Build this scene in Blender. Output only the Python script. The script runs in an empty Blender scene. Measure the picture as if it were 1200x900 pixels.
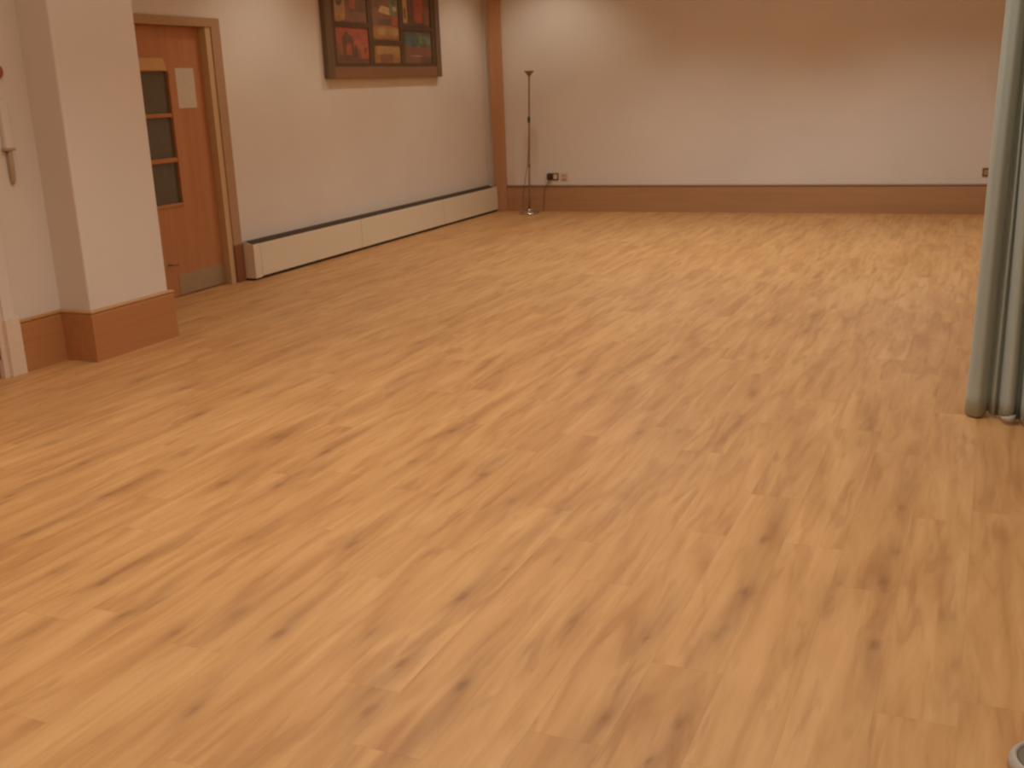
import bpy, bmesh, math, random
import numpy as np
from mathutils import Vector, Matrix
random.seed(7)
C = bpy.context.scene.collection
SC = bpy.context.scene

# ------------------------------------------------------------------ helpers
def srgb(r, g, b):
    def f(c):
        c /= 255.0
        return c/12.92 if c <= 0.04045 else ((c+0.055)/1.055)**2.4
    return (f(r), f(g), f(b), 1.0)

def bx(bm, x0, x1, y0, y1, z0, z1, bev=0.0, mi=0):
    r = bmesh.ops.create_cube(bm, size=1.0)
    vs = r['verts']
    for v in vs:
        v.co = Vector(((x0+x1)/2+v.co.x*(x1-x0), (y0+y1)/2+v.co.y*(y1-y0), (z0+z1)/2+v.co.z*(z1-z0)))
    fs = {f for v in vs for f in v.link_faces}
    for f in fs: f.material_index = mi
    if bev > 0:
        es = list({e for v in vs for e in v.link_edges})
        bmesh.ops.bevel(bm, geom=es, offset=bev, segments=2, affect='EDGES', profile=0.6)
    return bm

def tube(bm, pts, rad, seg=12, cap=True):
    pts = [Vector(p) for p in pts]
    rads = rad if isinstance(rad, (list, tuple)) else [rad]*len(pts)
    rings = []
    n = None
    for i, p in enumerate(pts):
        t = (pts[min(i+1, len(pts)-1)]-pts[max(i-1, 0)]).normalized()
        if n is None:
            n = t.orthogonal().normalized()
        else:
            n = (n-t*n.dot(t)).normalized()
        b = t.cross(n)
        rings.append([bm.verts.new(p+(n*math.cos(a)+b*math.sin(a))*rads[i])
                      for a in [2*math.pi*k/seg for k in range(seg)]])
    for r0, r1 in zip(rings, rings[1:]):
        for k in range(seg):
            f = bm.faces.new((r0[k], r0[(k+1) % seg], r1[(k+1) % seg], r1[k])); f.smooth = True
    if cap:
        bm.faces.new(rings[0][::-1]); bm.faces.new(rings[-1])
    return bm

def lathe(bm, cx, cy, prof, seg=40):
    rings = []
    for r, z in prof:
        rings.append([bm.verts.new((cx+r*math.cos(2*math.pi*k/seg), cy+r*math.sin(2*math.pi*k/seg), z)) for k in range(seg)])
    for r0, r1 in zip(rings, rings[1:]):
        for k in range(seg):
            f = bm.faces.new((r0[k], r0[(k+1) % seg], r1[(k+1) % seg], r1[k])); f.smooth = True
    bm.faces.new(rings[0][::-1]); bm.faces.new(rings[-1])
    return bm

def sweep(bm, path, prof, mi_of=None):
    """profile (d,z) swept along a plan path; d is measured to the left-hand side of the path"""
    P = [Vector(p) for p in path]
    rows = []
    for i, p in enumerate(P):
        ns = []
        if i > 0:
            t = (P[i]-P[i-1]).normalized(); ns.append(Vector((-t.y, t.x)))
        if i < len(P)-1:
            t = (P[i+1]-P[i]).normalized(); ns.append(Vector((-t.y, t.x)))
        if len(ns) == 2:
            m = (ns[0]+ns[1]).normalized(); m = m/max(0.2, m.dot(ns[0]))
        else:
            m = ns[0]
        rows.append([bm.verts.new((p.x+m.x*d, p.y+m.y*d, z)) for d, z in prof])
    for r0, r1 in zip(rows, rows[1:]):
        for k in range(len(prof)):
            k2 = (k+1) % len(prof)
            f = bm.faces.new((r0[k], r1[k], r1[k2], r0[k2]))
            if mi_of: f.material_index = mi_of(k)
    bm.faces.new(rows[0]); bm.faces.new(rows[-1][::-1])
    return bm

def absloc(o):
    v = Vector((0, 0, 0))
    while o is not None:
        v += o.location; o = o.parent
    return v

def obj(name, bm, mats, parent=None, origin=None):
    if isinstance(bm, bmesh.types.BMesh):
        bmesh.ops.recalc_face_normals(bm, faces=bm.faces[:])
        me = bpy.data.meshes.new(name)
        org = absloc(parent) if parent is not None else (Vector(origin) if origin else Vector((0, 0, 0)))
        if org.length > 0: bmesh.ops.translate(bm, verts=bm.verts[:], vec=-org)
        bm.to_mesh(me); bm.free()
    else:
        me = bm; org = Vector(origin) if origin else Vector((0, 0, 0))
    for m in (mats if isinstance(mats, (list, tuple)) else [mats]): me.materials.append(m)
    o = bpy.data.objects.new(name, me); C.objects.link(o)
    if parent is not None: o.parent = parent
    else: o.location = org
    return o

def tag(o, label=None, cat=None, group=None, kind=None):
    if label: o['label'] = label
    if cat: o['category'] = cat
    if group: o['group'] = group
    if kind: o['kind'] = kind
    return o

def empty(name, loc):
    o = bpy.data.objects.new(name, None); C.objects.link(o); o.location = loc
    o.empty_display_size = 0.1
    return o

def B(): return bmesh.new()

# ------------------------------------------------------------------ materials
def newmat(name):
    m = bpy.data.materials.new(name); m.use_nodes = True
    nt = m.node_tree
    return m, nt, nt.nodes['Principled BSDF']

def mix(nt, fac, a, b, blend='MIX'):
    n = nt.nodes.new('ShaderNodeMix'); n.data_type = 'RGBA'; n.blend_type = blend
    for s, v in ((n.inputs[0], fac), (n.inputs[6], a), (n.inputs[7], b)):
        if hasattr(v, 'is_output'): nt.links.new(v, s)
        else: s.default_value = v
    return n.outputs[2]

def noise(nt, vec, scale, detail=4, rough=0.55, dist=0.0):
    n = nt.nodes.new('ShaderNodeTexNoise'); n.inputs['Scale'].default_value = scale
    n.inputs['Detail'].default_value = detail; n.inputs['Roughness'].default_value = rough
    n.inputs['Distortion'].default_value = dist
    if vec is not None: nt.links.new(vec, n.inputs['Vector'])
    return n.outputs['Fac']

def ramp(nt, fac, stops):
    n = nt.nodes.new('ShaderNodeValToRGB'); nt.links.new(fac, n.inputs[0])
    el = n.color_ramp.elements
    while len(el) > 1: el.remove(el[0])
    el[0].position, el[0].color = stops[0]
    for p, c in stops[1:]:
        e = el.new(p); e.color = c
    return n.outputs['Color']

def math_(nt, op, a, b=None, c=None):
    n = nt.nodes.new('ShaderNodeMath'); n.operation = op
    for s, v in zip(n.inputs, (a, b, c)):
        if v is None: continue
        if hasattr(v, 'is_output'): nt.links.new(v, s)
        else: s.default_value = v
    return n.outputs[0]

def coords(nt, scale=(1, 1, 1), kind='Object'):
    t = nt.nodes.new('ShaderNodeTexCoord'); mp = nt.nodes.new('ShaderNodeMapping')
    mp.inputs['Scale'].default_value = scale
    nt.links.new(t.outputs[kind], mp.inputs['Vector'])
    return mp.outputs[0]

def bump(nt, bsdf, h, strength, dist=0.01):
    n = nt.nodes.new('ShaderNodeBump'); n.inputs['Strength'].default_value = strength
    n.inputs['Distance'].default_value = dist
    nt.links.new(h, n.inputs['Height']); nt.links.new(n.outputs[0], bsdf.inputs['Normal'])

def plaster(name, col, var=0.05):
    m, nt, b = newmat(name)
    v = coords(nt)
    n1 = noise(nt, v, 1.3, 3, 0.5)
    dark = tuple(c*(1-var*2) for c in col[:3])+(1,)
    c = mix(nt, n1, dark, tuple(min(1, c*(1+var)) for c in col[:3])+(1,))
    nt.links.new(c, b.inputs['Base Color']); b.inputs['Roughness'].default_value = 0.85
    b.inputs['Specular IOR Level'].default_value = 0.25
    bump(nt, b, noise(nt, v, 60, 4, 0.6), 0.12, 0.004)
    return m

def plain(name, col, rough=0.5, metal=0.0, var=0.08, sc=30, spec=0.4):
    m, nt, b = newmat(name)
    n = noise(nt, coords(nt), sc, 3, 0.5)
    c = mix(nt, n, tuple(x*(1-var) for x in col[:3])+(1,), tuple(min(1, x*(1+var)) for x in col[:3])+(1,))
    nt.links.new(c, b.inputs['Base Color'])
    b.inputs['Roughness'].default_value = rough; b.inputs['Metallic'].default_value = metal
    b.inputs['Specular IOR Level'].default_value = spec
    return m

def wood(name, c0, c1, axis='y', rough=0.45):
    m, nt, b = newmat(name)
    s = {'x': (0.6, 14, 14), 'y': (14, 0.6, 14), 'z': (14, 14, 0.6)}[axis]
    v = coords(nt, s)
    n1 = noise(nt, v, 1.0, 5, 0.6, 0.4)
    n2 = noise(nt, v, 4.0, 3, 0.6)
    f = math_(nt, 'ADD', math_(nt, 'MULTIPLY', n1, 0.75), math_(nt, 'MULTIPLY', n2, 0.25))
    c = ramp(nt, f, [(0.3, c0), (0.7, c1)])
    nt.links.new(c, b.inputs['Base Color']); b.inputs['Roughness'].default_value = rough
    b.inputs['Specular IOR Level'].default_value = 0.35
    return m

M = {}
M['wall'] = plaster('cream_wall_plaster', srgb(226, 213, 198))
M['ceil'] = plaster('ceiling_plaster', srgb(232, 220, 204))
M['skirt'] = wood('varnished_skirting_wood', srgb(172, 116, 70), srgb(192, 134, 84), 'y')
M['skirt_x'] = wood('varnished_skirting_wood_across', srgb(168, 124, 84), srgb(186, 140, 98), 'x')
M['cap'] = wood('skirting_cap_wood', srgb(176, 128, 76), srgb(196, 148, 92), 'y')
M['cap_x'] = wood('skirting_cap_darker', srgb(146, 112, 74), srgb(160, 124, 84), 'x')  # top strip of the back skirting, darker than the face below
M['plinth'] = wood('dark_plinth_wood', srgb(134, 86, 58), srgb(148, 98, 66), 'z')
M['post'] = wood('corner_post_wood', srgb(186, 136, 96), srgb(202, 150, 108), 'z')
M['door'] = wood('orange_brown_door_veneer', srgb(176, 118, 78), srgb(194, 134, 88), 'z', 0.4)
M['beading'] = wood('glazing_bead_wood', srgb(176, 112, 66), srgb(190, 128, 78), 'y')
M['tanpaint'] = plain('tan_gloss_paint', srgb(178, 142, 106), 0.45)
M['frame_paint'] = plain('buff_frame_paint', srgb(204, 170, 124), 0.45)
M['white_gloss'] = plain('white_gloss_paint', srgb(226, 206, 180), 0.35)
M['heater'] = plain('cream_heater_enamel', srgb(230, 214, 184), 0.4, 0, 0.02, 4)
M['grille'] = plain('dark_heater_grille', srgb(84, 64, 46), 0.9)
M['void'] = plain('shadow_gap', srgb(60, 44, 30), 0.8)
M['glass'] = plain('dark_wired_glass', srgb(98, 88, 70), 0.25, 0, 0.12, 18, 0.5)
M['kick'] = plain('brushed_metal_plate', srgb(178, 156, 124), 0.42, 0.45, 0.05, 12)
M['brass'] = plain('tan_plaque', srgb(206, 160, 106), 0.5)
M['chrome'] = plain('brushed_chrome', srgb(205, 195, 180), 0.22, 0.95, 0.03)
M['pole'] = plain('satin_metal_pole', srgb(150, 118, 88), 0.35, 0.6, 0.05)
M['shade'] = plain('smoked_metal_shade', srgb(146, 116, 80), 0.5, 0.2)
M['black'] = plain('black_plastic', srgb(66, 48, 32), 0.5)
M['cord'] = plain('brown_grey_cord', srgb(128, 98, 70), 0.6)
M['socketm'] = plain('bronze_socket_metal', srgb(120, 92, 60), 0.4, 0.3)
M['socketw'] = plain('socket_insert_plastic', srgb(220, 196, 168), 0.4)
M['creampl'] = plain('cream_plastic', srgb(214, 188, 152), 0.4)
M['creamshadow'] = plain('cream_plastic_groove', srgb(170, 136, 96), 0.5)
M['redfit'] = plain('red_brown_fitting', srgb(164, 96, 60), 0.5)
M['tip'] = plain('dull_brown_tip', srgb(182, 152, 124), 0.6)
M['pframe'] = wood('dark_picture_frame_wood', srgb(106, 84, 60), srgb(124, 98, 70), 'z', 0.5)
M['prail'] = wood('copper_brown_picture_rail', srgb(132, 96, 66), srgb(150, 108, 72), 'y', 0.5)
M['plip'] = wood('dark_inner_frame_wood', srgb(84, 62, 42), srgb(100, 74, 50), 'y', 0.5)
M['rim'] = plain('pale_grey_rubber', srgb(176, 162, 142), 0.6)
M['hub'] = plain('dark_grey_rubber', srgb(112, 98, 76), 0.7)

# printed notice
m, nt, b = newmat('notice_paper')
v = coords(nt, (1, 1, 1), 'Object')
w = nt.nodes.new('ShaderNodeTexWave'); w.bands_direction = 'Z'; w.inputs['Scale'].default_value = 22
w.inputs['Distortion'].default_value = 0.6; w.inputs['Detail Scale'].default_value = 6
nt.links.new(v, w.inputs['Vector'])
nn = noise(nt, coords(nt, (1, 30, 6)), 3, 2)
f = math_(nt, 'MULTIPLY', w.outputs['Fac'], math_(nt, 'GREATER_THAN', nn, 0.5))
nt.links.new(mix(nt, f, srgb(208, 192, 168), srgb(196, 178, 154)), b.inputs['Base Color'])
b.inputs['Roughness'].default_value = 0.7
M['paper'] = m

# curtain cloth
m, nt, b = newmat('grey_green_curtain_cloth')
v = coords(nt)
n1 = noise(nt, coords(nt, (40, 40, 3)), 1.0, 4)
c = mix(nt, n1, srgb(152, 158, 142), srgb(172, 177, 160))
nt.links.new(c, b.inputs['Base Color']); b.inputs['Roughness'].default_value = 0.8
b.inputs['Sheen Weight'].default_value = 0.25
bump(nt, b, noise(nt, v, 350, 2), 0.15, 0.001)
M['curtain'] = m
M['hem'] = plain('pale_curtain_lining', srgb(190, 176, 154), 0.8)

# ------------------------------------------------------------------ floor
PW, PL, POFF = 0.19, 1.30, 0.01
X0, X1, Y0, Y1 = -6.0, 1.8, -2.0, 12.62
# measured plank end joints: row -> y
JOINT = {-12: 3.04, -9: 3.023, -8: 2.167, -5: 3.421, -1: 3.78, -4: 2.53, -11: 2.182, -14: 2.187}
rows = {}
for i in range(-40, 20):
    rows[i] = JOINT.get(i, (i*0.4637*PL*1.7) % PL) % PL
# knots measured on the boards: x, y, half width, half length, darkness, tail(+away/-towards camera), tail length
F_PX, PITCH, ROLL, YAW = 1278.82, 0.26610516, -0.04117403, 0.41880701
FW = Vector((-math.sin(YAW)*math.cos(PITCH), math.cos(YAW)*math.cos(PITCH), -math.sin(PITCH)))
RT = Vector((math.cos(YAW), math.sin(YAW), 0)); UPV = RT.cross(FW)
RR = RT*math.cos(ROLL)+UPV*math.sin(ROLL); UU = UPV*math.cos(ROLL)-RT*math.sin(ROLL)
# positions on the boards in metres (x, y, size, darkness, tail)
KN = [
    (-0.624,3.432,1.1,0.9,0.25), (-0.606,3.020,1,1,-0.12), (-0.210,2.817,1.1,0.9,-0.15), (-0.225,3.222,1,0.8,0), (-0.208,3.460,1,0.7,0), (-0.224,3.865,1,0.6,0.3),
    (-0.424,4.763,1,0.6,0.3), (-0.801,2.651,0.8,0.8,0.1), (-0.360,3.062,0.8,0.5,0), (-0.054,3.456,1.2,0.5,-0.1), (-0.994,4.784,1,0.7,-0.2), (-1.195,3.673,1.8,0.45,0),
    (-1.199,4.486,1.5,0.45,0), (-1.068,4.049,0.8,0.5,0), (-1.360,4.426,0.9,0.5,0.1), (-0.025,3.052,0.9,0.5,0), (-0.345,3.176,0.7,0.5,0), (-1.403,2.713,1.1,0.8,0.15),
    (-1.386,2.302,1.1,0.95,-0.15), (-1.180,2.255,1,1,-0.3), (-1.033,2.683,0.9,0.6,0), (-0.780,2.234,1.2,0.75,0), (-0.607,2.273,1,0.8,-0.2), (-1.806,2.329,1,0.85,0.1),
    (-1.553,2.422,1,0.6,0), (-1.353,2.065,1,0.7,0), (-1.223,3.060,0.8,0.5,0.1), (-1.577,3.497,1.5,0.6,0), (-1.807,3.727,1,0.8,0.15), (-2.156,3.782,1,0.75,0.15),
    (-2.542,3.366,1,0.8,0.2), (-1.948,2.960,0.9,0.7,0.1), (-1.372,3.447,1,0.8,-0.3), (-1.359,2.939,0.6,0.6,-0.3), (-0.629,2.103,0.8,0.9,-0.2), (-2.560,2.429,0.9,0.9,0.4),
    (-2.333,2.270,1,0.8,0.15), (-3.139,2.658,1,0.8,0.2), (-3.145,3.068,1,0.8,0.2), (-3.531,3.341,1.1,0.8,0.1), (-3.524,2.938,1,0.7,0.2), (-2.773,3.324,0.9,0.8,0.1),
    (-2.103,2.236,1,0.6,0), (-2.006,2.394,2.2,0.55,0), (-1.778,1.916,1,0.7,0), (-2.776,2.438,0.9,0.5,0.1), (-2.328,2.882,1,0.5,0.1), (-2.185,4.211,1.1,0.9,0.1),
    (-2.584,3.780,1.1,0.9,0.2), (-1.792,3.711,1,0.5,0.1), (-2.920,3.903,1,0.8,0.1), (-2.555,5.432,1.1,0.6,0), (-1.971,5.350,1,0.8,0), (-1.767,5.404,1,0.7,0.2),
    (-1.606,5.114,0.9,0.6,0), (-3.171,5.757,1,0.6,0), (-2.775,4.678,1,0.6,0.2), (-2.403,5.256,1,0.6,0.2), (-3.888,5.350,1,0.5,0), (-3.738,5.916,1,0.5,0),
    (-1.368,4.424,1,0.5,0), (-1.566,5.786,1,0.7,0.1), (-1.579,5.762,1.3,0.6,-0.2), (-1.221,6.758,1.2,0.6,0.2), (-0.981,6.590,1.1,0.7,0.1), (-0.986,7.102,1,0.6,0),
    (-1.011,5.179,1,0.7,0), (-1.017,8.790,1.2,0.5,0), (-1.594,6.279,1,0.5,0), (-3.931,4.464,1,0.7,0), (-4.312,4.561,1,0.7,0), (-3.522,4.091,1,0.8,0),
    (-2.900,3.909,1,0.7,0), (-3.156,3.064,1,0.6,0), (-3.543,3.349,1,0.6,0), (-2.780,3.322,1,0.6,0), (-3.542,4.518,1,0.7,0.2), (-3.917,5.366,1,0.6,0),
    (-4.285,5.414,1,0.6,0), (-3.903,3.522,1,0.6,0), (-3.937,5.742,1,0.5,0), (-3.177,3.577,1,0.6,0), (-0.004,2.774,1.2,0.35,-0.2), (-0.774,2.093,1.4,0.4,0),
    (-2.515,2.099,1.5,0.35,0), (-1.815,2.043,1.6,0.35,0.2), (-1.090,2.490,1.3,0.3,0), (-0.631,4.050,1.4,0.35,0.3), (-0.622,2.729,1.2,0.6,0.1), (-0.610,2.785,1,0.6,0.1),
]
def build_floor():
    dx, dy = 0.013, 0.026
    xs = np.arange(X0, X1+dx, dx)
    y_near = np.arange(1.3, 6.5, dy); y_far = np.arange(6.5, Y1, 0.05)
    ys = np.concatenate([[Y0, 0.0], y_near, y_far, [Y1]])
    nx, ny = len(xs), len(ys)
    XX, YY = np.meshgrid(xs, ys)
    co = np.zeros((ny*nx, 3), np.float32); co[:, 0] = XX.ravel(); co[:, 1] = YY.ravel()
    ii = np.arange((ny-1)*(nx-1)); r = ii//(nx-1); c = ii % (nx-1)
    a = r*nx+c
    quads = np.stack([a, a+1, a+nx+1, a+nx], 1).astype(np.int32)
    me = bpy.data.meshes.new('floor')
    me.vertices.add(len(co)); me.vertices.foreach_set('co', co.ravel())
    me.loops.add(quads.size); me.loops.foreach_set('vertex_index', quads.ravel())
    me.polygons.add(len(quads)); me.polygons.foreach_set('loop_start', np.arange(0, quads.size, 4, dtype=np.int32))
    me.update(calc_edges=True)
    K = np.zeros((ny, nx), np.float32)
    for (kx, ky, s, d, tail) in KN:
        wx, wy = 0.016*s, 0.040*s
        gx = (XX-kx)/wx; gy = (YY-ky)/wy
        core = np.exp(-(gx*gx+gy*gy))*d
        # soft smoky figure along the grain
        wob = 0.012*np.sin((YY-ky)*11+kx*40)
        hx = (XX-kx-wob)/(0.034*s); Ls = 0.16*s+abs(tail)*0.5
        hy = (YY-ky-tail*0.5)/Ls
        halo = np.exp(-(hx*hx+hy*hy))*0.55*d
        K = np.maximum(K, np.maximum(core, halo)) + 0.25*np.minimum(core, halo)
    rng = np.random.RandomState(3)
    at = me.attributes.new('knot', 'FLOAT', 'POINT'); at.data.foreach_set('value', np.clip(K, 0, 1).ravel().astype(np.float32))
    return me

m, nt, b = newmat('oak_plank_floor')
tc = nt.nodes.new('ShaderNodeTexCoord'); sep = nt.nodes.new('ShaderNodeSeparateXYZ')
nt.links.new(tc.outputs['Object'], sep.inputs[0])
X, Y = sep.outputs[0], sep.outputs[1]
rowf = math_(nt, 'DIVIDE', math_(nt, 'SUBTRACT', X, POFF), PW)
row = math_(nt, 'FLOOR', rowf); rfr = math_(nt, 'FRACT', rowf)
# joint offset per row: smooth hash, overridden for the measured rows
off = math_(nt, 'MULTIPLY', math_(nt, 'FRACT', math_(nt, 'MULTIPLY', row, 0.7883)), PL)
for k, jy in JOINT.items():
    sel = math_(nt, 'COMPARE', row, float(k), 0.1)
    off = math_(nt, 'ADD', math_(nt, 'MULTIPLY', off, math_(nt, 'SUBTRACT', 1.0, sel)), math_(nt, 'MULTIPLY', sel, jy % PL))
colf = math_(nt, 'DIVIDE', math_(nt, 'SUBTRACT', Y, off), PL)
col = math_(nt, 'FLOOR', colf); cfr = math_(nt, 'FRACT', colf)
cmb = nt.nodes.new('ShaderNodeCombineXYZ'); nt.links.new(row, cmb.inputs[0]); nt.links.new(col, cmb.inputs[1])
wn = nt.nodes.new('ShaderNodeTexWhiteNoise'); wn.noise_dimensions = '3D'; nt.links.new(cmb.outputs[0], wn.inputs['Vector'])
rv, rc = wn.outputs['Value'], wn.outputs['Color']
# grain coordinates, shifted per plank
vm = nt.nodes.new('ShaderNodeVectorMath'); vm.operation = 'MULTIPLY_ADD'
nt.links.new(rc, vm.inputs[0]); vm.inputs[1].default_value = (23, 17, 9); nt.links.new(tc.outputs['Object'], vm.inputs[2])
def gmap(s):
    mp = nt.nodes.new('ShaderNodeMapping'); mp.inputs['Scale'].default_value = s
    nt.links.new(vm.outputs[0], mp.inputs['Vector']); return mp.outputs[0]
g1 = noise(nt, gmap((13, 1.5, 1)), 1.0, 4, 0.55, 0.7)      # broad figure
g2 = noise(nt, gmap((46, 3.0, 1)), 1.0, 3, 0.6, 0.3)      # fine grain
g3 = noise(nt, gmap((17, 2.1, 1)), 1.0, 3, 0.5, 1.0)      # smoky blotches
base = ramp(nt, g1, [(0.32, srgb(186, 132, 78)), (0.5, srgb(203, 150, 92)), (0.68, srgb(214, 162, 104))])
base = mix(nt, math_(nt, 'MULTIPLY', math_(nt, 'SUBTRACT', g2, 0.4), 0.55), base, srgb(176, 122, 70))
tint = ramp(nt, rv, [(0.0, srgb(246, 242, 239)), (0.5, srgb(250, 248, 247)), (1.0, srgb(255, 255, 255))])
base = mix(nt, 1.0, base, tint, 'MULTIPLY')
sm = ramp(nt, g3, [(0.56, (0, 0, 0, 1)), (0.72, (1, 1, 1, 1))])
base = mix(nt, math_(nt, 'MULTIPLY', sm, 0.46), base, srgb(158, 106, 60))
an = nt.nodes.new('ShaderNodeAttribute'); an.attribute_name = 'knot'
kf = math_(nt, 'MULTIPLY', an.outputs['Fac'], math_(nt, 'ADD', 0.55, math_(nt, 'MULTIPLY', g2, 0.55)))
base = mix(nt, math_(nt, 'MINIMUM', kf, 0.75), base, srgb(128, 82, 46))
# bevelled joints, faint
e1 = math_(nt, 'MINIMUM', rfr, math_(nt, 'SUBTRACT', 1.0, rfr))
e2 = math_(nt, 'MULTIPLY', math_(nt, 'MINIMUM', cfr, math_(nt, 'SUBTRACT', 1.0, cfr)), PL/PW)
ed = math_(nt, 'LESS_THAN', math_(nt, 'MINIMUM', e1, e2), 0.010)
base = mix(nt, math_(nt, 'MULTIPLY', ed, 0.12), base, srgb(140, 92, 50))
nt.links.new(base, b.inputs['Base Color'])
nt.links.new(math_(nt, 'ADD', 0.40, math_(nt, 'MULTIPLY', g2, 0.16)), b.inputs['Roughness'])
b.inputs['Specular IOR Level'].default_value = 0.32
M['floor'] = m
fl = obj('floor', build_floor(), M['floor']); tag(fl, kind='structure')

# ------------------------------------------------------------------ room shell
H = 3.25
WL, WP, WN, WB = -5.79, -4.885, -5.125, 12.60
b_ = B()
bx(b_, WL-0.2, WL, 5.53, 6.36, 0, H); bx(b_, WL-0.2, WL, 7.40, WB+0.2, 0, H); bx(b_, WL-0.2, WL, 6.36, 7.40, 2.075, H)
tag(obj('wall_left', b_, M['wall']), kind='structure')
b_ = B(); bx(b_, WL-0.2, WP, 4.85, 5.53, 0, H, 0.012)
tag(obj('wall_pier', b_, M['wall']), kind='structure')
b_ = B()
bx(b_, WN-0.2, WN, 4.42, 4.85, 0, H); bx(b_, WN-0.2, WN, Y0, 3.48, 0, H); bx(b_, WN-0.2, WN, 3.48, 4.42, 2.075, H)
tag(obj('wall_left_near', b_, M['wall']), kind='structure')
b_ = B(); bx(b_, WL, 2.0, WB, WB+0.2, 0, H); tag(obj('wall_back', b_, M['wall']), kind='structure')
b_ = B(); bx(b_, 1.8, 2.0, Y0, WB, 0, H); tag(obj('wall_right', b_, M['wall']), kind='structure')
b_ = B(); bx(b_, WN-0.2, 2.0, Y0-0.2, Y0, 0, H); tag(obj('wall_front', b_, M['wall']), kind='structure')
b_ = B(); bx(b_, WL-0.2, 2.0, Y0-0.2, WB+0.2, H, H+0.15); tag(obj('ceiling', b_, M['ceil']), kind='structure')

SK = 0.31
prof = [(0, 0), (0.025, 0), (0.025, SK-0.028), (0.020, SK-0.020), (0.030, SK-0.014), (0.030, SK-0.006), (0.022, SK), (0, SK)]
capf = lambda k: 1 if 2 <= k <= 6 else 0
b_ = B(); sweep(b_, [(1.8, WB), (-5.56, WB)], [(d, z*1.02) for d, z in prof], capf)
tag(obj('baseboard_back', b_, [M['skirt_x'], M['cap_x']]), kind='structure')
b_ = B(); sweep(b_, [(WL, 5.53), (WP, 5.53), (WP, 4.85), (WN, 4.85), (WN, 4.515)], prof, capf)
tag(obj('baseboard_pier', b_, [M['skirt'], M['cap']]), kind='structure')
b_ = B(); sweep(b_, [(WL, 6.26), (WL, 5.56)], prof, capf)
tag(obj('baseboard_left', b_, [M['skirt'], M['cap']]), kind='structure')
b_ = B(); sweep(b_, [(WN, 3.38), (WN, Y0)], prof, capf)
tag(obj('baseboard_left_near', b_, [M['skirt'], M['cap']]), kind='structure')
b_ = B(); sweep(b_, [(1.8, Y0), (1.8, WB-0.03)], prof, capf)
tag(obj('baseboard_right', b_, [M['skirt'], M['cap']]), kind='structure')
# timber post in the far corner
b_ = B(); bx(b_, -5.715, -5.56, 12.545, WB, 0, H, 0.004)
tag(obj('trim_1', b_, M['post']), kind='structure')

# ------------------------------------------------------------------ door 1 (with glazed strip)
d1 = empty('door_1', (-5.85, 6.88, 0)); tag(d1, kind='structure')
LX = -5.85           # face of the leaf
b_ = B()             # leaf built round the glazed opening
gy0, gy1, gz0, gz1 = 6.52, 6.912, 0.722, 1.715
bx(b_, LX-0.045, LX, 6.43, gy0, 0.006, 2.045); bx(b_, LX-0.045, LX, gy1, 7.328, 0.006, 2.045)
bx(b_, LX-0.045, LX, gy0, gy1, 0.006, gz0); bx(b_, LX-0.045, LX, gy0, gy1, gz1, 2.045)
leaf = obj('door_leaf', b_, M['door'], d1)
for (z0, z1) in ((0.722, 1.036), (1.070, 1.375), (1.405, 1.715)):
    b_ = B(); bx(b_, LX-0.028, LX-0.018, gy0, gy1, z0, z1)
    tag(obj('glass_pane', b_, M['glass'], leaf), None)
for (z0, z1) in ((1.036, 1.070), (1.375, 1.405)):
    b_ = B(); bx(b_, LX-0.030, LX+0.004, gy0, gy1, z0, z1, 0.003); obj('glazing_bar', b_, M['beading'], leaf)
b_ = B()
bx(b_, LX, LX+0.008, gy0-0.012, gy1+0.014, gz0-0.022, gz0, 0.002); bx(b_, LX, LX+0.008, gy1, gy1+0.014, gz0, gz1, 0.002)
bx(b_, LX, LX+0.008, gy0-0.012, gy0, gz0, gz1, 0.002)
obj('glazing_bead', b_, M['door'], leaf)
b_ = B(); bx(b_, LX, LX+0.003, 6.765, 7.318, 0.012, 0.172, 0.001)
tag(obj('kick_plate', b_, M['kick'], leaf), 'dull silver metal kick plate')
b_ = B()             # tan plate over the glass, with a sloping right end
vs = [b_.verts.new((x, y, z)) for x in (LX, LX+0.012) for (y, z) in ((6.60, 1.722), (6.895, 1.722), (6.885, 1.765), (6.86, 1.812), (6.60, 1.812))]
b_.faces.new(vs[:5][::-1]); b_.faces.new(vs[5:])
for k in range(5): b_.faces.new((vs[k], vs[(k+1) % 5], vs[5+(k+1) % 5], vs[5+k]))
tag(obj('name_plate', b_, M['brass'], leaf), 'tan plate above the glazed strip')
b_ = B()             # jamb and stop
bx(b_, WL-0.14, WL+0.006, 7.332, 7.398, 0, 2.075); bx(b_, WL-0.14, WL+0.006, 6.362, 6.427, 0, 2.075)
bx(b_, WL-0.14, WL-0.012, 6.427, 7.332, 2.049, 2.075)
obj('door_frame', b_, M['frame_paint'], d1)
b_ = B()             # flat architrave
bx(b_, WL, WL+0.018, 7.395, 7.505, SK, 2.115, 0.003); bx(b_, WL, WL+0.018, 6.255, 6.365, SK, 2.115, 0.003)
bx(b_, WL, WL+0.018, 6.365, 7.395, 2.049, 2.115, 0.003)
obj('architrave', b_, M['tanpaint'], d1)
b_ = B(); bx(b_, WL-0.01, WL+0.026, 7.393, 7.505, 0, SK, 0.004); tag(obj('plinth_block', b_, M['plinth'], d1), 'dark brown wooden plinth block')
b_ = B(); bx(b_, WL-0.01, WL+0.026, 6.258, 6.363, 0, SK, 0.004); tag(obj('plinth_block', b_, M['plinth'], d1), 'dark brown wooden plinth block')
b_ = B(); bx(b_, WL-0.145, WL-0.10, 6.427, 7.332, 0, 0.004); obj('threshold', b_, M['void'], d1)
b_ = B(); tube(b_, [(LX+0.006, 6.66, 0.262), (LX+0.05, 6.67, 0.262), (LX+0.055, 6.72, 0.258)], 0.005, 8)
obj('door_bolt', b_, M['socketm'], leaf)

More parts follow.
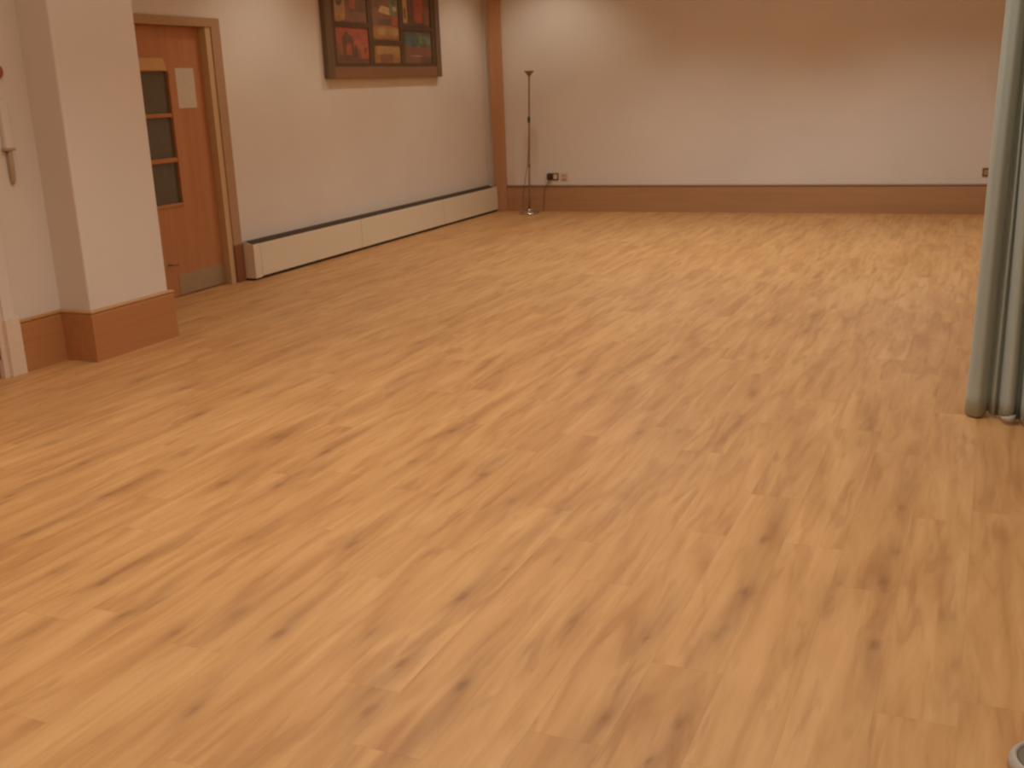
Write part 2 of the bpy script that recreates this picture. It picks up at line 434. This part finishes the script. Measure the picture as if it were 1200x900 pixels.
nb = B(); bx(nb, LX+0.0005, LX+0.002, 7.0, 7.215, 1.437, 1.738)
tag(obj('paper_notice', nb, M['paper'], None, (LX, 7.11, 1.437)), 'white sheet of paper with faint printing taped to the brown door', 'notice')

# ------------------------------------------------------------------ door 2 (edge seen at far left)
d2 = empty('door_2', (WN, 3.95, 0)); tag(d2, kind='structure')
b_ = B(); bx(b_, WN-0.075, WN-0.03, 3.55, 4.372, 0.006, 2.03); l2 = obj('door_leaf', b_, M['door'], d2)
b_ = B(); bx(b_, WN-0.15, WN+0.004, 4.376, 4.42, 0, 2.075); bx(b_, WN-0.15, WN+0.004, 3.48, 3.546, 0, 2.075)
bx(b_, WN-0.15, WN+0.004, 3.546, 4.376, 2.034, 2.075); obj('door_frame', b_, M['white_gloss'], d2)
b_ = B()
bx(b_, WN, WN+0.02, 4.415, 4.495, 0.335, 2.13, 0.004); bx(b_, WN, WN+0.02, 3.40, 3.485, 0.335, 2.13, 0.004)
bx(b_, WN, WN+0.02, 3.485, 4.415, 2.06, 2.13, 0.004); obj('architrave', b_, M['wall'], d2)
b_ = B(); bx(b_, WN-0.01, WN+0.032, 4.41, 4.512, 0, 0.335, 0.004); tag(obj('plinth_block', b_, M['white_gloss'], d2), 'white painted plinth block')
b_ = B(); bx(b_, WN-0.01, WN+0.032, 3.382, 3.49, 0, 0.335, 0.004); tag(obj('plinth_block', b_, M['white_gloss'], d2), 'white painted plinth block')
b_ = B(); tube(b_, [(WN-0.020, 4.374, 0.11), (WN-0.020, 4.374, 0.21)], 0.010, 10); obj('hinge', b_, M['socketm'], l2)
b_ = B(); bx(b_, WN-0.028, WN-0.024, 3.62, 3.66, 0.95, 1.10); hp = obj('handle', b_, M['chrome'], l2)

# ------------------------------------------------------------------ fittings at the far left
b_ = B(); lx, ly = WN, 4.65
vs = [(ly-0.035, 1.27), (ly+0.015, 1.27), (ly+0.022, 1.54), (ly-0.028, 1.54)]
root = empty('wall_holder', (WN, 4.64, 1.07)); tag(root, 'slim cream wall holder with a tapering brown tip, beside the pier', 'wall holder')
bx(b_, WN, WN+0.030, 4.612, 4.668, 1.272, 1.535, 0.008); obj('body', b_, M['wall'], root)
b_ = B(); bx(b_, WN, WN+0.034, 4.600, 4.672, 1.262, 1.276, 0.003); obj('lip', b_, M['tip'], root)
b_ = B(); tube(b_, [(WN+0.014, 4.640, 1.264), (WN+0.014, 4.640, 1.18), (WN+0.012, 4.640, 1.10), (WN+0.010, 4.638, 1.075)], [0.016, 0.017, 0.015, 0.007], 12)
obj('tip', b_, M['tip'], root)
b_ = B()
lathe(b_, 0, 0, [(0.006, -0.004), (0.036, -0.004), (0.040, 0.006), (0.040, 0.016), (0.030, 0.026), (0.004, 0.030)], 28)
bmesh.ops.rotate(b_, verts=b_.verts[:], cent=(0, 0, 0), matrix=Matrix.Rotation(math.radians(90), 3, 'Y'))
bmesh.ops.translate(b_, verts=b_.verts[:], vec=(WN, 4.645, 1.692))
tag(obj('alarm_button', b_, M['redfit'], None, (WN, 4.645, 1.65)), 'small round red-brown fitting on the wall at the left edge', 'wall fitting')

# ------------------------------------------------------------------ heater along the left wall
HX = -5.665; HZ = 0.302
ht = empty('baseboard_heater', ((WL+HX)/2, 10.0, 0)); tag(ht, 'long low cream baseboard heater running along the left wall under the picture', 'heater')
for (y0, y1) in ((7.606, 9.248), (9.256, 11.036), (11.044, 12.525)):
    b_ = B(); bx(b_, HX-0.014, HX, y0, y1, 0.026, HZ, 0.003); obj('front_panel', b_, M['heater'], ht)
b_ = B()
bx(b_, HX-0.015, HX+0.001, 7.508, 7.600, 0.018, HZ+0.001, 0.002)
bx(b_, WL+0.002, HX-0.012, 7.508, 7.514, 0.018, HZ+0.001)
for v in b_.verts:
    if v.co.z > 0.2 and v.co.x < WL+0.01: v.co.z += 0.030
obj('end_cap', b_, M['heater'], ht)
b_ = B(); bx(b_, WL+0.002, HX-0.015, 12.519, 12.526, 0.026, HZ); obj('end_cap', b_, M['heater'], ht)
b_ = B(); bx(b_, WL+0.002, HX-0.015, 7.516, 12.517, 0.0, 0.03)
bx(b_, HX-0.030, HX-0.016, 7.516, 12.517, 0.0, HZ-0.02)
obj('shade_box', b_, M['void'], ht)  # dark box painted as the shade under and behind the panels
b_ = B()
n = 90
xa, xb = WL+0.004, HX-0.014
for k in range(n):      # close-set slats sloping up to the wall, over a solid tray
    y = 7.545+k*(12.49-7.545)/(n-1); bx(b_, xa, xb, y-0.006, y+0.006, HZ-0.014, HZ-0.010)
bx(b_, xa, xb, 7.516, 12.517, HZ-0.022, HZ-0.014)
for v in b_.verts: v.co.z += 0.034*(xb-v.co.x)/(xb-xa)
obj('grille', b_, M['grille'], ht)

# ------------------------------------------------------------------ framed picture
PX = -5.73
py0, py1, pz0, pz1 = 9.0, 11.315, 1.635, 2.98
fr = empty('framed_picture', (WL, (py0+py1)/2, pz0)); tag(fr, 'large dark-framed picture of red, blue and ochre panels on the left wall', 'picture')
b_ = B(); bx(b_, WL+0.02, PX-0.024, py0+0.05, py1-0.05, pz0+0.02, pz1-0.05); obj('backing', b_, M['plip'], fr)
b_ = B(); bx(b_, WL+0.004, PX, py0, py0+0.115, pz0, pz1, 0.006); bx(b_, WL+0.004, PX, py1-0.115, py1, pz0, pz1, 0.006)
bx(b_, WL+0.004, PX, py0+0.115, py1-0.115, pz1-0.10, pz1, 0.006)
obj('frame', b_, M['pframe'], fr)
b_ = B(); bx(b_, WL+0.004, PX-0.004, py0+0.112, py1-0.112, pz0, pz0+0.108, 0.006); tag(obj('bottom_rail', b_, M['prail'], fr), 'copper brown bottom rail')
b_ = B()             # dark glazing grid
gx0, gx1 = PX-0.026, PX-0.008
zt = pz1-0.10
bx(b_, gx0, gx1, 9.115, 9.175, 1.743, zt); bx(b_, gx0, gx1, 11.118, 11.20, 1.743, zt)
bx(b_, gx0, gx1, 9.777, 9.872, 1.775, zt); bx(b_, gx0, gx1, 10.414, 10.502, 1.775, zt)
bx(b_, gx0, gx1, 9.175, 11.118, 1.743, 1.778)
bx(b_, gx0, gx1, 9.175, 9.777, 2.105, 2.152); bx(b_, gx0, gx1, 9.872, 10.414, 1.955, 2.000); bx(b_, gx0, gx1, 10.502, 11.118, 2.108, 2.153)
bx(b_, gx0, gx1, 9.175, 9.777, 2.50, 2.545); bx(b_, gx0, gx1, 9.872, 10.414, 2.62, 2.665); bx(b_, gx0, gx1, 10.502, 11.118, 2.50, 2.545)
obj('divider_grid', b_, M['plip'], fr)
def paint(name, stops, sc=7, str_=(1, 1, 1.6)):
    m, nt, b = newmat(name)
    f = noise(nt, coords(nt, str_), sc, 4, 0.6, 0.6)
    nt.links.new(ramp(nt, f, stops), b.inputs['Base Color']); b.inputs['Roughness'].default_value = 0.6
    return m
red = paint('red_paint', [(0.3, srgb(142, 84, 60)), (0.5, srgb(172, 90, 66)), (0.7, srgb(184, 104, 72))])
dark = paint('umber_paint', [(0.3, srgb(100, 74, 54)), (0.7, srgb(120, 86, 60))])
brown = paint('russet_paint', [(0.3, srgb(122, 84, 60)), (0.7, srgb(146, 98, 72))])
ochre = paint('ochre_paint', [(0.3, srgb(146, 94, 48)), (0.7, srgb(176, 122, 66))])
buff = paint('buff_paint', [(0.3, srgb(150, 110, 66)), (0.7, srgb(190, 150, 98))])
green = paint('sage_paint', [(0.3, srgb(96, 90, 60)), (0.7, srgb(138, 142, 104))])
blue = paint('slate_blue_paint', [(0.3, srgb(78, 74, 60)), (0.55, srgb(92, 106, 96)), (0.75, srgb(104, 124, 114))])
pale = paint('pale_paint', [(0.3, srgb(184, 142, 96)), (0.7, srgb(206, 172, 120))])
PM = [red, dark, brown, ochre, buff, green, blue, pale]
def panel(y0, y1, z0, z1, base, strokes):
    b = B(); bx(b, PX-0.024, PX-0.018, y0, y1, z0, z1, 0, base)
    W, Hh = y1-y0, z1-z0
    for k, (mi, pts) in enumerate(strokes):
        x = PX-0.0175+0.0004*k
        # round the corners of each brush shape a little by midpoint subdivision
        P = [Vector((y0+u*W, z0+v*Hh)) for u, v in pts]
        for _ in range(1):
            Q = []
            for i in range(len(P)):
                a, c = P[i], P[(i+1) % len(P)]
                Q += [a*0.88+c*0.12, a*0.12+c*0.88]
            P = Q
        f = b.faces.new([b.verts.new((x, p.x, p.y)) for p in P]); f.material_index = mi
    bm_n = b
    me = bpy.data.meshes.new('painted_panel')
    org = absloc(fr); bmesh.ops.translate(b, verts=b.verts[:], vec=-org); b.to_mesh(me); b.free()
    for mm in PM: me.materials.append(mm)
    o = bpy.data.objects.new('painted_panel', me); C.objects.link(o); o.parent = fr
    return o
def rc(u0, u1, v0, v1): return [(u0, v0), (u1, v0), (u1, v1), (u0, v1)]
# lower left: red with a dark towering shape
tag(panel(9.175, 9.777, 1.778, 2.105, 0, [
    (2, rc(0.0, 0.16, 0.02, 0.55)), (1, rc(0.05, 0.62, 0.0, 0.22)), (1, rc(0.42, 1.0, 0.0, 0.12)),
    (1, [(0.20, 0.15), (0.30, 0.15), (0.32, 0.55), (0.46, 0.55), (0.48, 0.12), (0.56, 0.12), (0.52, 0.72), (0.40, 0.80), (0.33, 0.93), (0.27, 0.80), (0.20, 0.74)]),
    (1, [(0.56, 0.1), (0.64, 0.1), (0.64, 0.45), (0.60, 0.52), (0.55, 0.45)]),
    (2, rc(0.66, 0.74, 0.12, 0.40)), (1, rc(0.86, 0.93, 0.30, 0.45)), (2, rc(0.0, 1.0, -0.0, 0.04))]), 'red painted panel with a dark upright shape')
panel(9.175, 9.777, 2.152, 2.50, 2, [(4, rc(0.04, 0.34, 0.05, 0.95)), (3, rc(0.0, 0.2, 0.0, 0.16)), (1, rc(0.50, 0.98, 0.28, 0.70)), (0, rc(0.48, 0.66, 0.35, 0.98)),
    (1, [(0.08, 0.45), (0.2, 0.4), (0.28, 0.55), (0.2, 0.75), (0.1, 0.7)])])
panel(9.872, 10.414, 1.778, 1.955, 3, [(4, rc(0.08, 0.9, 0.45, 0.92)), (2, rc(0.25, 0.7, 0.06, 0.5)), (4, rc(0.72, 0.98, 0.3, 0.9))])
panel(9.872, 10.414, 2.0, 2.62, 2, [(3, rc(0.02, 0.98, 0.03, 0.22)), (4, rc(0.2, 0.97, 0.08, 0.19)), (1, rc(0.25, 0.8, 0.24, 0.33)), (0, rc(0.74, 0.95, 0.24, 0.40)),
    (7, [(0.25, 0.43), (0.70, 0.39), (0.72, 0.50), (0.35, 0.54)]), (5, rc(0.66, 0.98, 0.38, 0.95)), (7, rc(0.80, 0.93, 0.46, 0.53)), (5, rc(0.3, 0.62, 0.62, 0.98)), (1, rc(0.0, 0.28, 0.5, 0.95))])
tag(panel(10.502, 11.118, 1.778, 2.108, 2, [(6, rc(0.0, 0.98, 0.52, 0.93)), (5, rc(0.55, 0.95, 0.58, 0.84)), (1, rc(0.0, 1.0, 0.93, 1.0)), (2, rc(0.12, 0.8, 0.32, 0.44)),
    (4, rc(0.2, 0.62, 0.20, 0.24)), (1, rc(0.55, 0.98, 0.02, 0.2))]), 'slate blue over russet painted panel')
panel(10.502, 11.118, 2.153, 2.50, 1, [(7, rc(0.0, 0.17, 0.08, 0.97)), (1, rc(0.06, 0.12, 0.2, 0.5)), (0, rc(0.40, 0.74, 0.10, 0.98)), (2, rc(0.76, 0.96, 0.05, 0.6))])
panel(9.175, 9.777, 2.545, zt, 3, [(5, rc(0.1, 0.5, 0.1, 0.9)), (0, rc(0.6, 0.9, 0.1, 0.6))])
panel(9.872, 10.414, 2.665, zt, 6, [(7, rc(0.2, 0.8, 0.2, 0.8))])
panel(10.502, 11.118, 2.545, zt, 4, [(6, rc(0.1, 0.6, 0.1, 0.7)), (1, rc(0.65, 0.9, 0.1, 0.9))])

# ------------------------------------------------------------------ floor lamp
bxx, byy = -5.15, 12.30
tx, tz = -5.092, 1.667
lp = empty('floor_lamp', (bxx, byy, 0)); tag(lp, 'thin metal uplighter floor lamp with a small cup shade in the far corner', 'floor lamp')
b_ = B(); lathe(b_, bxx, byy, [(0.112, 0.0), (0.122, 0.004), (0.122, 0.012), (0.108, 0.020), (0.030, 0.030), (0.018, 0.045), (0.010, 0.060)], 48)
obj('base', b_, M['chrome'], lp)
def on(t): return (bxx+(tx-bxx)*t, byy, 0.03+(tz-0.03)*t)
b_ = B(); tube(b_, [on(t/10*0.97) for t in range(11)], 0.0095, 12); pole = obj('pole', b_, M['pole'], lp)
for t in (0.33, 0.66):
    b_ = B(); tube(b_, [on(t-0.008), on(t+0.008)], 0.0125, 12); obj('collar', b_, M['black'], pole)
b_ = B(); cx, _, cz = on(1.0)
lathe(b_, cx, byy, [(0.010, cz-0.062), (0.018, cz-0.056), (0.030, cz-0.034), (0.058, cz-0.004), (0.060, cz), (0.055, cz-0.001), (0.027, cz-0.030), (0.012, cz-0.046)], 32)
obj('shade', b_, M['shade'], lp)
b_ = B(); p = Vector(on(0.655)); bx(b_, p.x-0.013, p.x+0.013, byy-0.022, byy+0.010, 1.075, 1.145, 0.006); obj('switch', b_, M['black'], lp)
# cord hangs from the pole, touches the boards, runs to the socket and up into the plug
def spline(ctrl, n=10):
    P = [Vector(c) for c in ctrl]; P = [P[0]]+P+[P[-1]]; out = []
    for i in range(1, len(P)-2):
        for k in range(n):
            t = k/n; p0, p1, p2, p3 = P[i-1:i+3]
            out.append(0.5*((2*p1)+(-p0+p2)*t+(2*p0-5*p1+4*p2-p3)*t*t+(-p0+3*p1-3*p2+p3)*t**3))
    out.append(P[-2]); return out
cp = Vector(on(0.53))
b_ = B(); tube(b_, spline([cp+Vector((-0.010, 0, 0)), (-5.145, 12.33, 0.78), (-5.195, 12.40, 0.58), (-5.26, 12.47, 0.40), (-5.31, 12.51, 0.22), (-5.32, 12.52, 0.06),
    (-5.29, 12.50, 0.008), (-5.20, 12.47, 0.006), (-5.10, 12.50, 0.006), (-5.06, 12.535, 0.02), (-5.055, 12.55, 0.14), (-5.04, 12.55, 0.26), (-5.005, 12.555, 0.33), (-4.990, 12.56, 0.385)], 8), 0.0040, 8)
obj('power_cord', b_, M['cord'], lp)
b_ = B(); bx(b_, -5.012, -4.952, 12.548, 12.588, 0.380, 0.452, 0.010); obj('plug', b_, M['black'], lp)

# ------------------------------------------------------------------ sockets
def faceplate(bm, x0, x1, z0, z1): bx(bm, x0, x1, WB-0.010, WB, z0, z1, 0.003)
s1 = empty('wall_socket', (-4.945, WB, 0.375)); tag(s1, 'bronze double wall socket with a black lamp plug in its left side', 'wall socket')
b_ = B(); faceplate(b_, -5.018, -4.872, 0.373, 0.460); obj('faceplate', b_, M['socketm'], s1)
b_ = B(); bx(b_, -4.938, -4.888, WB-0.013, WB-0.009, 0.390, 0.444, 0.002); tag(obj('socket_insert', b_, M['socketw'], s1), 'pale right-hand insert')
s2 = empty('wall_socket', (-4.80, WB, 0.375)); tag(s2, 'small cream single wall plate right of the bronze double socket', 'wall socket')
b_ = B(); faceplate(b_, -4.842, -4.756, 0.373, 0.460); obj('faceplate', b_, M['creampl'], s2)
for z in (0.424, 0.382):
    b_ = B(); bx(b_, -4.828, -4.772, WB-0.013, WB-0.009, z, z+0.011, 0.001); obj('louvre', b_, M['creamshadow'], s2)
s3 = empty('wall_socket', (-0.045, WB, 0.39)); tag(s3, 'bronze double wall socket by the grey curtain on the back wall', 'wall socket')
b_ = B(); faceplate(b_, -0.119, 0.029, 0.392, 0.480); obj('faceplate', b_, M['socketm'], s3)
b_ = B(); bx(b_, -0.103, -0.063, WB-0.013, WB-0.009, 0.408, 0.462, 0.002); obj('socket_insert', b_, M['tanpaint'], s3)
b_ = B(); bx(b_, -0.042, 0.012, WB-0.013, WB-0.009, 0.408, 0.464, 0.002); tag(obj('socket_insert', b_, M['socketw'], s3), 'pale right-hand insert')

# ------------------------------------------------------------------ curtain
ctrl = [(0.060, 5.165), (0.020, 5.150), (-0.022, 5.100), (-0.012, 5.050), (0.026, 5.030), (0.050, 5.062), (0.060, 5.100), (0.070, 5.075), (0.082, 5.060), (0.094, 5.085),
        (0.102, 5.030), (0.124, 4.978), (0.146, 4.985), (0.156, 5.040), (0.170, 5.045), (0.178, 4.975), (0.200, 4.935), (0.222, 4.960)]
x, y = 0.24, 5.0
k = 0
while x < 1.62:
    ctrl += [(x, y+0.03), (x+0.022, y-0.05), (x+0.05, y-0.065+0.01*math.sin(k*2.3)), (x+0.068, y+0.0)]
    x += 0.085+0.012*math.sin(k*1.7); y -= 0.010; k += 1
pp = spline([(a, c, 0) for a, c in ctrl], 6)
cen = sum((p.y for p in pp))/len(pp)
b_ = B(); zs = [0.014]+[0.1+i*(3.12-0.1)/22 for i in range(23)]
grid = []
# smoothed line of the curtain, towards which the pleats flatten higher up
N = len(pp)
sm_ = []
for i in range(N):
    a, c = max(0, i-16), min(N, i+17)
    sm_.append(sum((p for p in pp[a:c]), Vector())/(c-a))
for zi, z in enumerate(zs):
    f = 1.0-0.22*(z/3.12); sh = (-0.033+0.058*z/1.75)
    rowv = []
    for i, p in enumerate(pp):
        q = sm_[i].lerp(p, f)
        if i < 21: q = p
        q = q.copy(); q.x += sh*max(0.0, 1-i/80)
        w = 0.004*math.sin(z*2.1+i*0.13)
        rowv.append(b_.verts.new((q.x+w*min(1, z), q.y+w, z+(0.006*math.sin(i*0.21) if zi == 0 else 0))))
    grid.append(rowv)
for r0, r1 in zip(grid, grid[1:]):
    for i in range(N-1):
        f = b_.faces.new((r0[i], r0[i+1], r1[i+1], r1[i])); f.smooth = True
cu = empty('curtain', (0.8, 4.95, 0)); tag(cu, 'full-length grey-green pleated divider curtain drawn back at the right edge', 'curtain')
co = obj('cloth', b_, M['curtain'], cu)
md = co.modifiers.new('thickness', 'SOLIDIFY'); md.thickness = 0.003
b_ = B()
hp = [(0.094, 5.030), (0.108, 4.985), (0.126, 4.968), (0.148, 4.978), (0.158, 5.010)]
h0 = [b_.verts.new((a, c-0.006, 0.016)) for a, c in hp]; h1 = [b_.verts.new((a, c-0.004, zz)) for (a, c), zz in zip(hp, (0.024, 0.034, 0.042, 0.046, 0.044))]
for i in range(4): b_.faces.new((h0[i], h0[i+1], h1[i+1], h1[i])).smooth = True
ho = obj('turned_hem', b_, M['hem'], cu); ho['label'] = 'pale turned-up hem corner'
md = ho.modifiers.new('thickness', 'SOLIDIFY'); md.thickness = 0.003
b_ = B(); bx(b_, -0.3, 1.78, 4.90, 5.00, 3.12, H, 0.004); obj('track', b_, M['white_gloss'], cu)

# ------------------------------------------------------------------ small round cup at the lower right corner
cxr, cyr = 0.206, 2.366
cc = empty('castor_cup', (cxr, cyr, 0)); tag(cc, 'small round pale-rimmed grey cup on the floor at the lower right corner', 'castor cup')
b_ = B(); lathe(b_, cxr, cyr, [(0.060, 0.0), (0.086, 0.0), (0.090, 0.006), (0.088, 0.022), (0.080, 0.030), (0.076, 0.032), (0.072, 0.028), (0.066, 0.010)], 48); obj('rim', b_, M['rim'], cc)
b_ = B(); lathe(b_, cxr, cyr, [(0.001, 0.004), (0.068, 0.004), (0.072, 0.026), (0.060, 0.029), (0.001, 0.031)], 40); obj('pad', b_, M['hub'], cc)

# ------------------------------------------------------------------ lights
def spot(x, y, e, col, ang=118, blend=0.55, rad=0.06, z=H-0.06, tgt=None):
    l = bpy.data.lights.new('downlight', 'SPOT'); l.energy = e; l.color = col
    l.spot_size = math.radians(ang); l.spot_blend = blend; l.shadow_soft_size = rad
    o = bpy.data.objects.new('downlight', l); C.objects.link(o); o.location = (x, y, z)
    if tgt: o.rotation_euler = (Vector(tgt)-Vector((x, y, z))).to_track_quat('-Z', 'Y').to_euler()
    return o
WARM = (0.91, 0.93, 0.90)
FAR = (0.91, 1.02, 1.06)
SCAL = (0.97, 0.94, 0.84)
COOL = (0.84, 0.96, 1.04)
for (x, y, e, ang) in ((-4.85, 8.0, 38, 116), (-4.85, 9.9, 30, 116), (-4.85, 11.8, 34, 116), (-2.9, 10.45, 96, 121), (-0.7, 10.45, 106, 121),
                  (-2.3, 7.9, 104, 128), (-0.4, 8.2, 84, 116), (-2.7, 4.7, 88, 116), (-0.9, 4.3, 78, 106), (-2.5, 1.8, 96, 118), (0.3, 1.8, 56, 108), (-4.2, 1.6, 66, 110)):
    spot(x, y, e, COOL if x > -0.95 and y < 6 else SCAL if x < -4.5 and y > 6 else FAR if y > 7 else WARM, ang, 0.7)
def area(loc, size, e, col, tgt):
    l = bpy.data.lights.new('fill', 'AREA'); l.energy = e; l.color = col; l.shape = 'RECTANGLE'; l.size, l.size_y = size
    o = bpy.data.objects.new('fill_light', l); C.objects.link(o); o.location = loc  # unseen area lamps added as ambient fill
    o.rotation_euler = (Vector(tgt)-Vector(loc)).to_track_quat('-Z', 'Y').to_euler(); return o
area((-2.0, 3.0, H-0.04), (5.0, 8.0), 62, (0.96, 0.93, 0.87), (-2.0, 3.0, 0))
area((-2.4, 10.2, H-0.04), (5.0, 3.0), 12, (1.0, 0.88, 0.74), (-2.4, 10.2, 0))
area((0.6, 1.0, H-0.04), (1.6, 3.0), 20, (0.78, 0.98, 1.0), (0.6, 2.0, 0))
#ENDLIGHTS#
w = bpy.data.worlds.new('World'); SC.world = w; w.use_nodes = True
w.node_tree.nodes['Background'].inputs[0].default_value = (0.5, 0.36, 0.25, 1); w.node_tree.nodes['Background'].inputs[1].default_value = 0.2

# ------------------------------------------------------------------ camera
cam = bpy.data.cameras.new('camera'); co = bpy.data.objects.new('camera', cam); C.objects.link(co)
mw = Matrix((( RR.x, UU.x, -FW.x, 0.0), (RR.y, UU.y, -FW.y, 0.0), (RR.z, UU.z, -FW.z, 1.5), (0, 0, 0, 1)))
co.matrix_world = mw
cam.sensor_width = 36; cam.sensor_fit = 'HORIZONTAL'; cam.lens = 36*F_PX/1200
cam.clip_start = 0.05
cam.dof.use_dof = True; cam.dof.focus_distance = 0.8; cam.dof.aperture_fstop = (cam.lens/1000)/0.0015
SC.camera = co
SC.view_settings.view_transform = 'Standard'; SC.view_settings.look = 'None'
SC.view_settings.exposure = 0; SC.view_settings.gamma = 1
SC.cycles.max_bounces = 8; SC.cycles.diffuse_bounces = 5; SC.cycles.caustics_reflective = False; SC.cycles.caustics_refractive = False
SC.cycles.sample_clamp_indirect = 4
